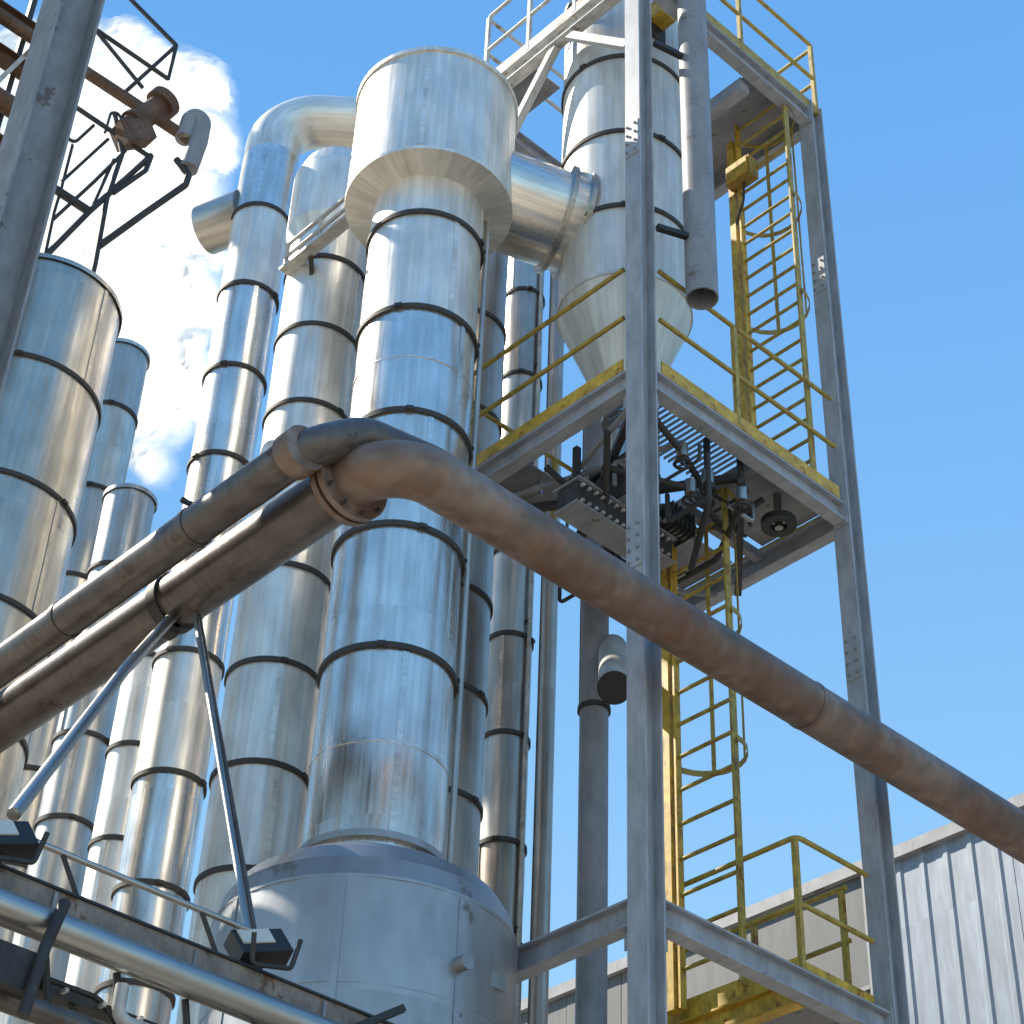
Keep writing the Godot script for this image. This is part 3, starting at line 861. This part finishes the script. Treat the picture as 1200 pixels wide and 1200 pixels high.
func pipes() -> void:
	# large rusty pipe: along the tower front, round the elbow, away to the left
	var y := 9.385
	var t := thing("process_pipe", "large rust-brown pipe crossing before the tower with a broad elbow", "pipe", Vector3(5.63, y, -7.36))
	part_tube("pipe_run", [Vector3(0.46, 0, 0), Vector3(12.37, 0, 0)], 0.18, M.rust, t, 40)
	var el := fillet([Vector3(0.46, 0, 0), Vector3(0.0, 0, 0), Vector3(0, 0, -0.38)], 0.36, 12)
	part_tube("elbow", el, 0.182, M.rust, t, 40)
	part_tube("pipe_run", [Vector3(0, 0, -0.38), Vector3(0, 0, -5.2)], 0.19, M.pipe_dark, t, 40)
	flange(t, Vector3(0, 0, -0.43), Vector3(0, 0, 1), 0.27, M.rust)
	var wl := mb()
	path_tube(wl, [Vector3(3.9, 0, 0), Vector3(3.93, 0, 0)], 0.186, 40)
	obj("weld_bead", wl, M.rust, t)
	wl = mb()
	path_tube(wl, [Vector3(0, 0, -2.22), Vector3(0, 0, -2.32)], 0.212, 40)
	var cl := obj("clamp_collar", wl, M.dark, t)
	part_box("clamp_ear", Vector3(0, -0.22, -2.27), Vector3(0.08, 0.1, 0.1), M.dark, cl)
	# smaller parallel pipe
	var s := thing("process_pipe", "slimmer dark pipe running parallel behind the rusty one", "pipe", Vector3(5.22, y, -7.72))
	var pp := fillet([Vector3(0, 0, -4.75), Vector3(0, 0, 0), Vector3(0.36, 0.26, 0.1), Vector3(0.9, 0.24, 0.22), Vector3(1.1, 0.0, 0.36)], 0.24, 8)
	part_tube("pipe_run", pp, 0.132, M.pipe_dark, s, 30)
	var co := mb()
	path_tube(co, [Vector3(0, 0, -0.12), Vector3(0, 0, 0.02)], 0.155, 30)
	obj("coupling", co, M.rust, s)
	for z in [-1.1, -2.6]:
		co = mb()
		path_tube(co, [Vector3(0, 0, z), Vector3(0, 0, z - 0.05)], 0.14, 30)
		obj("weld_bead", co, M.pipe_dark, s)
	part_bar("valve_stem", Vector3(0.0, 0.1, -1.2), Vector3(0.0, 0.22, -1.2), 0.03, 0.03, M.dark, s)
	part_box("valve_handle", Vector3(-0.03, 0.22, -1.2), Vector3(0.12, 0.03, 0.03), M.dark, s)
	# support struts
	var a := thing("support_strut", "thin steel strut from the rusty pipe down to the lamp on the gantry", "strut", Vector3(5.53, 6.36, -8.1))
	part_tube("strut_tube", [Vector3(0, 0, 0), Vector3(0.10, 2.80, -1.25)], 0.021, M.zinc, a, 12)
	part_tube("strut_tube", [Vector3(0.05, 0, 0.0), Vector3(0.13, 2.80, -1.25)], 0.016, M.pipe_dark, a, 8)
	var b := thing("support_strut", "pale flattened strut slanting from the rusty pipe to the leftmost floodlight", "strut", Vector3(4.03, 6.5, -8.1))
	part_tube("strut_tube", fillet([Vector3(0, 0, 0), Vector3(0.95, 1.72, -0.88), Vector3(1.58, 2.76, -1.47)], 0.6, 6), 0.037, M.zinc, b, 14)

func left_side() -> void:
	# near steel upright at the edge of the picture
	var x := thing("steel_upright", "grey steel upright leaning into view before the bin", "column", Vector3(2.95, 0, -7.44))
	part_hbeam("shaft", Vector3(0, 0, 0), Vector3(0, 14.5, 0), 0.27, 0.27, M.grey, x, Vector3.RIGHT)
	part_box("base_plate", Vector3(0, 0.015, 0), Vector3(0.45, 0.03, 0.45), M.grey, x)
	# brown platform behind it
	var h := thing("pipe_bridge", "brown rusted pipe bridge behind the near upright", "pipe bridge", Vector3(4.1, 14.2, -11.3))
	for k in 4:
		part_hbeam("beam", Vector3(-2.6, k * 0.5, 0.0), Vector3(0.12, k * 0.5, 0.0), 0.12, 0.15, M.brown, h)
	for k in 7:
		part_bar("post", Vector3(-1.75 + k * 0.3, -0.1, -0.08), Vector3(-1.75 + k * 0.3, 2.4, -0.08), 0.06, 0.05, M.dark, h)
	for k in 4:
		part_bar("lattice_bar", Vector3(-0.95 + k * 0.27, 0.0 + 0.5 * (k % 2), 0.07), Vector3(-0.65 + k * 0.27, 0.5 + 0.9 * (k % 2), 0.07), 0.04, 0.04, M.pale, h)
	part_tube("pipe_run", [Vector3(-2.6, 0.25, 0.22), Vector3(0.1, 0.25, 0.22)], 0.09, M.brown, h, 20)
	part_tube("pipe_run", [Vector3(-2.6, 1.2, 0.2), Vector3(0.1, 1.2, 0.2)], 0.06, M.brown, h, 16)
	part_hbeam("leg", Vector3(-2.5, -14.2, 0), Vector3(-2.5, 2.4, 0), 0.2, 0.2, M.brown, h, Vector3.RIGHT)
	part_hbeam("leg", Vector3(-0.45, -14.2, -0.25), Vector3(-0.45, 2.4, -0.25), 0.2, 0.2, M.brown, h, Vector3.RIGHT)
	part_box("added_shade_box", Vector3(-5.5, 0.6, -0.1), Vector3(9.6, 3.2, 1.2), M.sheets[0], h)  # unseen box added left of view to shade the near upright

	# rigging and valves on the bin's top
	var r := thing("valve_rigging", "dark rod rigging with valves silhouetted against the steam", "pipework", Vector3(5.57, 14.3, -12.74))
	var o := r.position
	for q in [["rod", 0.030, [Vector3(5.38, 14.3, -12.66), Vector3(5.41, 14.75, -12.64), Vector3(5.67, 15.45, -12.53), Vector3(6.08, 16.42, -12.33)]],
			["rod", 0.026, [Vector3(5.82, 14.3, -12.46), Vector3(5.82, 14.80, -12.46), Vector3(5.79, 15.67, -12.47), Vector3(5.83, 16.34, -12.45), Vector3(5.69, 16.86, -12.52)]],
			["bent_rod", 0.036, [Vector3(5.82, 15.04, -12.46), Vector3(6.13, 15.61, -12.31), Vector3(6.42, 16.12, -12.16), Vector3(6.43, 16.27, -12.15), Vector3(6.30, 16.45, -12.22)]],
			["rod", 0.045, [Vector3(5.30, 15.64, -12.69), Vector3(5.67, 15.45, -12.53)]],
			["rod", 0.026, [Vector3(5.29, 16.83, -12.69), Vector3(6.05, 16.41, -12.35)]],
			["rod", 0.018, [Vector3(5.29, 16.43, -12.69), Vector3(5.39, 16.27, -12.65), Vector3(5.53, 16.63, -12.59)]],
			["rod", 0.018, [Vector3(5.39, 16.27, -12.65), Vector3(5.39, 15.66, -12.65), Vector3(5.38, 15.30, -12.65), Vector3(5.41, 14.3, -12.64)]],
			["rod", 0.018, [Vector3(5.38, 15.74, -12.65), Vector3(5.68, 16.49, -12.52)]],
			["rod", 0.020, [Vector3(5.39, 15.22, -12.65), Vector3(5.65, 15.86, -12.54), Vector3(5.85, 16.39, -12.44)]],
			["rod", 0.018, [Vector3(5.69, 15.55, -12.52), Vector3(5.77, 16.23, -12.48)]],
			["rod", 0.026, [Vector3(5.83, 15.77, -12.45), Vector3(6.06, 16.19, -12.34), Vector3(6.08, 16.41, -12.33)]],
			["rod", 0.016, [Vector3(5.64, 16.57, -12.54), Vector3(5.65, 17.01, -12.53), Vector3(5.76, 16.82, -12.49)]]]:
		var line := []
		for w3 in q[2]:
			line.append(w3 - o)
		part_tube(q[0], fillet(line, 0.05, 4) if line.size() > 2 else line, q[1], M.dark, r, 8)
	part_tube("header_pipe", [Vector3(4.99, 17.52, -12.81) - o, Vector3(6.40, 16.80, -12.20) - o], 0.062, M.brown, r, 18)
	var vb := mb()
	path_tube(vb, [Vector3(5.80, 16.66, -12.46) - o, Vector3(6.06, 17.16, -12.34) - o], 0.12, 24)
	var body := obj("valve_body", vb, M.brown, r)
	var fl := mb()
	path_tube(fl, [Vector3(6.06, 17.16, -12.34) - o, Vector3(6.10, 17.25, -12.31) - o], 0.17, 28)
	obj("flange", fl, M.brown, body)
	fl = mb()
	path_tube(fl, [Vector3(5.86, 16.78, -12.43) - o, Vector3(5.88, 16.82, -12.42) - o], 0.15, 28)
	obj("flange", fl, M.brown, body)
	var ac := mb()
	box_axes(ac, Vector3(5.87, 16.62, -12.40) - o, Vector3(0.12, 0.09, 0.05), Vector3(-0.07, 0.1, 0.0), Vector3(0.0, 0.0, 0.1))
	obj("actuator", ac, M.brown, r)
	part_tube("gooseneck_vent", fillet([Vector3(6.34, 16.78, -12.22) - o, Vector3(6.36, 17.12, -12.2) - o, Vector3(6.46, 17.14, -12.14) - o, Vector3(6.46, 16.78, -12.14) - o, Vector3(6.42, 16.36, -12.16) - o], 0.09, 6), 0.095, M.grey, r, 24)
	# guardrail of the rigging's little platform
	var g := thing("guardrail", "thin dark guardrail corner above the valve rigging", "guardrail", Vector3(6.08, 17.59, -12.33))
	for q in [["top_rail", 0.024, [Vector3(5.40, 18.84, -12.65), Vector3(6.09, 18.14, -12.33)]],
			["post", 0.022, [Vector3(6.09, 18.14, -12.33), Vector3(6.08, 17.59, -12.33)]],
			["mid_rail", 0.024, [Vector3(6.08, 17.59, -12.33), Vector3(5.31, 18.04, -12.68), Vector3(5.13, 18.15, -12.76)]],
			["brace", 0.022, [Vector3(6.09, 18.14, -12.33), Vector3(5.73, 17.23, -12.50)]],
			["brace", 0.022, [Vector3(5.31, 18.04, -12.68), Vector3(5.87, 17.36, -12.43)]]]:
		var line := []
		for w3 in q[2]:
			line.append(w3 - g.position)
		part_tube(q[0], line, q[1], M.dark, g, 8)

	# gantry in the lower corner
	var t := thing("pipe_gantry", "grey pipe gantry with channel beam low in the corner", "gantry", Vector3(5.0, 5.9, -8.1))
	o = t.position
	var ch := mb()
	channel(ch, Vector3(2.2, 6.09, -8.1) - o, Vector3(7.6, 6.08, -8.1) - o, 0.08, 0.19, -1.0)
	obj("channel_beam", ch, M.taupe, t)
	part_box("top_edge_strip", Vector3(4.9, 6.185, -8.06) - o, Vector3(5.4, 0.014, 0.03), M.black, t)
	for k in 6:
		part_box("stiffener", Vector3(2.6 + k * 0.86, 6.08, -8.052) - o, Vector3(0.02, 0.16, 0.016), M.grey, t)
	part_tube("walkway_pipe", [Vector3(2.2, 5.93, -7.96) - o, Vector3(7.6, 5.93, -7.96) - o], 0.085, M.zinc, t, 26)
	part_tube("hand_rope", [Vector3(2.2, 6.40, -8.1) - o, Vector3(5.52, 6.41, -8.1) - o], 0.018, M.zinc, t)
	for k in 4:
		part_tube("brace", [Vector3(2.75 + k * 0.87, 6.17, -8.1) - o, Vector3(2.60 + k * 0.87, 6.40, -8.1) - o], 0.014, M.dark, t, 8)
	part_tube("clamp_rod", fillet([Vector3(4.14, 5.38, -7.80) - o, Vector3(4.20, 5.75, -7.83) - o, Vector3(4.27, 6.02, -7.85) - o], 0.1), 0.03, M.dark, t)
	part_tube("lower_pipe", [Vector3(2.2, 5.52, -8.0) - o, Vector3(7.0, 5.52, -8.0) - o], 0.06, M.pipe_dark, t, 18)
	for k in 5:
		part_tube("hanger", fillet([Vector3(3.9 + k * 0.42, 5.88, -8.06) - o, Vector3(3.98 + k * 0.42, 5.62, -8.08) - o, Vector3(3.98 + k * 0.42, 5.45, -8.06) - o], 0.06), 0.02, M.dark, t)
	part_bar("cable_tray", Vector3(2.2, 5.70, -8.18) - o, Vector3(7.0, 5.70, -8.18) - o, 0.16, 0.05, M.dark, t)
	for c in [2.4, 7.4]:
		part_hbeam("leg", Vector3(c, 0, -8.22) - o, Vector3(c, 5.98, -8.22) - o, 0.14, 0.14, M.grey, t, Vector3.RIGHT)
	part_bar("diagonal", Vector3(6.22, 6.05, -8.0) - o, Vector3(6.47, 6.22, -7.9) - o, 0.04, 0.04, M.black, t)
	for k in 9:
		part_bar("tray_rung", Vector3(3.6 + k * 0.22, 5.70, -8.27) - o, Vector3(3.6 + k * 0.22, 5.70, -8.05) - o, 0.02, 0.02, M.pale, t)
	for k in 3:
		part_tube("cable", fillet([Vector3(2.2, 5.74, -8.22 + k * 0.05) - o, Vector3(4.3 + 0.2 * k, 5.74, -8.2 + k * 0.05) - o, Vector3(4.5 + 0.25 * k, 5.45, -8.1) - o, Vector3(4.55 + 0.25 * k, 4.8, -8.1) - o], 0.15), 0.016, M.black, t, 8)
	part_box("terminal_box", Vector3(4.05, 5.62, -7.92) - o, Vector3(0.3, 0.2, 0.14), M.dark, t)
	part_tube("lower_pipe", fillet([Vector3(4.75, 5.80, -8.0) - o, Vector3(4.75, 5.62, -8.0) - o, Vector3(5.2, 5.62, -8.0) - o, Vector3(5.2, 5.0, -8.0) - o], 0.07), 0.035, M.pale, t, 12)
	# floodlight
	for f in [[5.60, "black box floodlight at the foot of the thin strut"], [3.99, "black floodlight at the frame edge where the flattened strut ends"]]:
		var l := thing("floodlight", f[1], "lamp", Vector3(f[0], 6.175, -8.1), "floodlights on the pipe gantry")
		var lx := Vector3(0.93, 0.33, 0.1).normalized()
		var lz := lx.cross(Vector3(-0.1, 0.87, -0.47)).normalized()
		var ly := lz.cross(lx).normalized()
		var lb := mb()
		box_axes(lb, Vector3(0.0, 0.16, 0), lx * 0.16, ly * 0.085, lz * 0.055)
		var lamp := obj("lamp_body", lb, M.black, l)
		lb = mb()
		box_axes(lb, Vector3(0.0, 0.16, 0) + lz * 0.058 + ly * 0.028 - lx * 0.03, lx * 0.10, ly * 0.05, lz * 0.006)
		obj("lamp_glass", lb, M.glass, lamp)
		part_tube("mounting_bracket", fillet([Vector3(-0.13, 0.16, 0.13), Vector3(-0.10, 0.0, 0.10), Vector3(0.14, 0.05, 0.12), Vector3(0.17, 0.22, 0.14)], 0.03, 4), 0.014, M.dark, l, 8)
		part_bar("foot", Vector3(0, -0.01, 0), Vector3(0.0, 0.1, 0), 0.05, 0.05, M.dark, l)

func plume_sheet(puffs: Array, grow: float, most: float, back: float, sd: int) -> ArrayMesh:
	# the billowing front of the plume as one lumpy skin that thins out towards its rim
	var n := noise(sd, 0.55, 4)
	var front := Vector3(-0.53, -0.58, 0.62).normalized()
	var right := Vector3(0.743, 0, 0.669)
	right = (right - front * right.dot(front)).normalized()
	var up := front.cross(right).normalized()
	if up.y < 0:
		up = -up
	var flat := []
	var lo := Vector2(99, 99)
	var hi := Vector2(-99, -99)
	for p in puffs:
		var c := Vector3(p[0], p[1], p[2])
		var q := Vector3(c.dot(right), c.dot(up), c.dot(front))
		var r: float = p[3] * grow
		flat.append([q, r, p[4]])
		lo = lo.min(Vector2(q.x, q.y) - Vector2.ONE * (r + 0.3))
		hi = hi.max(Vector2(q.x, q.y) + Vector2.ONE * (r + 0.3))
	var step := 0.045
	var w := int((hi.x - lo.x) / step)
	var h := int((hi.y - lo.y) / step)
	var depth := PackedFloat32Array()
	var cover := PackedFloat32Array()
	depth.resize((w + 1) * (h + 1))
	cover.resize((w + 1) * (h + 1))
	for y in h + 1:
		for x in w + 1:
			var p0 := lo + Vector2(x, y) * step
			var warp := Vector2(n.get_noise_3d(p0.x * 1.6, p0.y * 1.6, 4.0), n.get_noise_3d(p0.x * 1.6, p0.y * 1.6, 40.0)) * 0.22
			var p1 := p0 + warp
			var best := -9.0
			var cov := 0.0
			for f in flat:
				var d: float = p1.distance_to(Vector2(f[0].x, f[0].y)) / f[1]
				if d < 1.0:
					var z: float = f[0].z * 0.45 + f[1] * sqrt(1.0 - d * d)
					best = z if best < -8.0 else maxf(best, z) + 0.10 * exp(-absf(best - z) * 6.0)
					cov = maxf(cov, (1.0 - d) * f[2] * minf(1.0, f[1] / 0.3))
			var lump := 0.16 * absf(n.get_noise_3d(p1.x * 3.2, p1.y * 3.2, best)) + 0.08 * absf(n.get_noise_3d(p1.x * 7.0, p1.y * 7.0, best + 7.0))
			depth[y * (w + 1) + x] = best + lump - back
			cover[y * (w + 1) + x] = cov + (0.10 * n.get_noise_3d(p0.x * 5.0, p0.y * 5.0, 70.0) if cov > 0.0 else 0.0)
	var st := mb()
	var V := func(x: int, y: int) -> Vector3:
		var p := lo + Vector2(x, y) * step
		return right * p.x + up * p.y + front * depth[y * (w + 1) + x]
	for y in range(1, h - 1):
		for x in range(1, w - 1):
			var ok := true
			for d in [[0, 0], [1, 0], [1, 1], [0, 1]]:
				if cover[(y + d[1]) * (w + 1) + x + d[0]] <= 0.0 or depth[(y + d[1]) * (w + 1) + x + d[0]] < -7.0:
					ok = false
			if not ok:
				continue
			var ps := []
			var ns := []
			var al := []
			for d in [[0, 0], [1, 0], [1, 1], [0, 1]]:
				var X: int = x + d[0]
				var Y: int = y + d[1]
				ps.append(V.call(X, Y))
				var dl := depth[Y * (w + 1) + X]
				var s := []
				for e in [[1, 0], [-1, 0], [0, 1], [0, -1]]:
					var v := depth[(Y + e[1]) * (w + 1) + X + e[0]]
					s.append(v if v > -7.0 else dl - 0.05)
				ns.append((front - right * (s[0] - s[1]) / (2 * step) - up * (s[2] - s[3]) / (2 * step)).normalized())
				al.append(most * smoothstep(0.0, 0.34, cover[Y * (w + 1) + X]))
			for t in [[0, 1, 2], [0, 2, 3]]:
				var g: Vector3 = (ps[t[1]] - ps[t[0]]).cross(ps[t[2]] - ps[t[0]])
				var order := [t[0], t[1], t[2]] if g.dot(front) < 0.0 else [t[0], t[2], t[1]]
				for q in order:
					st.set_normal(ns[q])
					st.set_color(Color(1, 1, 1, al[q]))
					st.set_uv(Vector2.ZERO)
					st.add_vertex(ps[q])
	return st.commit()

func steam() -> void:
	var t := thing("steam", "dense white steam plume billowing up behind the huge bin", "steam", Vector3(8.2, 16, -17.0))
	t.set_meta("kind", "stuff")
	var m := StandardMaterial3D.new()
	m.albedo_color = Color(1, 1, 1, 1)
	m.vertex_color_use_as_albedo = true
	m.roughness = 1.0
	m.metallic_specular = 0.0
	m.transparency = BaseMaterial3D.TRANSPARENCY_ALPHA
	m.backlight_enabled = true
	m.backlight = Color(1, 1, 1)
	# centres, radii and thickness of the billows in metres; its lean is shaped to let sun in from behind
	var puffs := []
	for p in [[0.10, 5.71, 1.53, 0.25], [-0.03, 5.47, 1.32, 0.42], [-0.62, 5.38, 1.15, 0.53], [-1.19, 5.16, 0.92, 0.59], [-1.67, 4.82, 0.65, 0.68], [-0.99, 4.54, 0.48, 0.75],
			[-0.28, 4.85, 0.81, 0.71], [0.15, 5.02, 1.03, 0.41], [-1.11, 3.98, 0.05, 0.79], [-0.29, 4.11, 0.25, 0.79], [0.30, 4.41, 0.59, 0.55], [0.66, 4.39, 0.67, 0.30],
			[-0.45, 3.44, -0.29, 0.81], [0.36, 3.65, 0.02, 0.75], [0.86, 3.84, 0.30, 0.46], [0.23, 2.92, -0.57, 0.81], [0.95, 3.21, -0.17, 0.64], [1.33, 3.28, 0.00, 0.32],
			[0.89, 2.59, -0.67, 0.68], [1.41, 2.78, -0.37, 0.48], [0.40, 2.28, -1.03, 0.68],
			[0.21, 5.46, 1.37, 0.35], [0.46, 4.98, 1.07, 0.44], [0.73, 4.49, 0.77, 0.41], [1.01, 3.99, 0.46, 0.46], [1.31, 3.43, 0.11, 0.50], [1.43, 2.91, -0.26, 0.57], [1.26, 2.46, -0.67, 0.59], [0.77, 2.80, -0.54, 0.57], [1.69, 2.48, -0.51, 0.39]]:
		puffs.append([p[0], p[1], p[2], p[3] * 1.3, 1.0])
	for p in [[0.90, 1.69, -0.25, 0.44], [1.33, 1.67, -0.01, 0.37], [1.25, 1.16, -0.06, 0.32], [0.04, 5.46, 1.90, 0.23], [0.14, 4.69, 1.84, 0.25], [0.35, 3.99, 1.62, 0.22], [0.66, 2.98, 1.33, 0.22], [1.01, 2.15, 0.95, 0.24]]:
		puffs.append([p[0], p[1], p[2], p[3], 0.45])
	put("billow_front", plume_sheet(puffs, 1.0, 1.0, 0.0, 31), m, t, Vector3.ZERO)
	put("drifting_veil", plume_sheet(puffs, 1.3, 0.3, 0.55, 58), m, t, Vector3.ZERO)
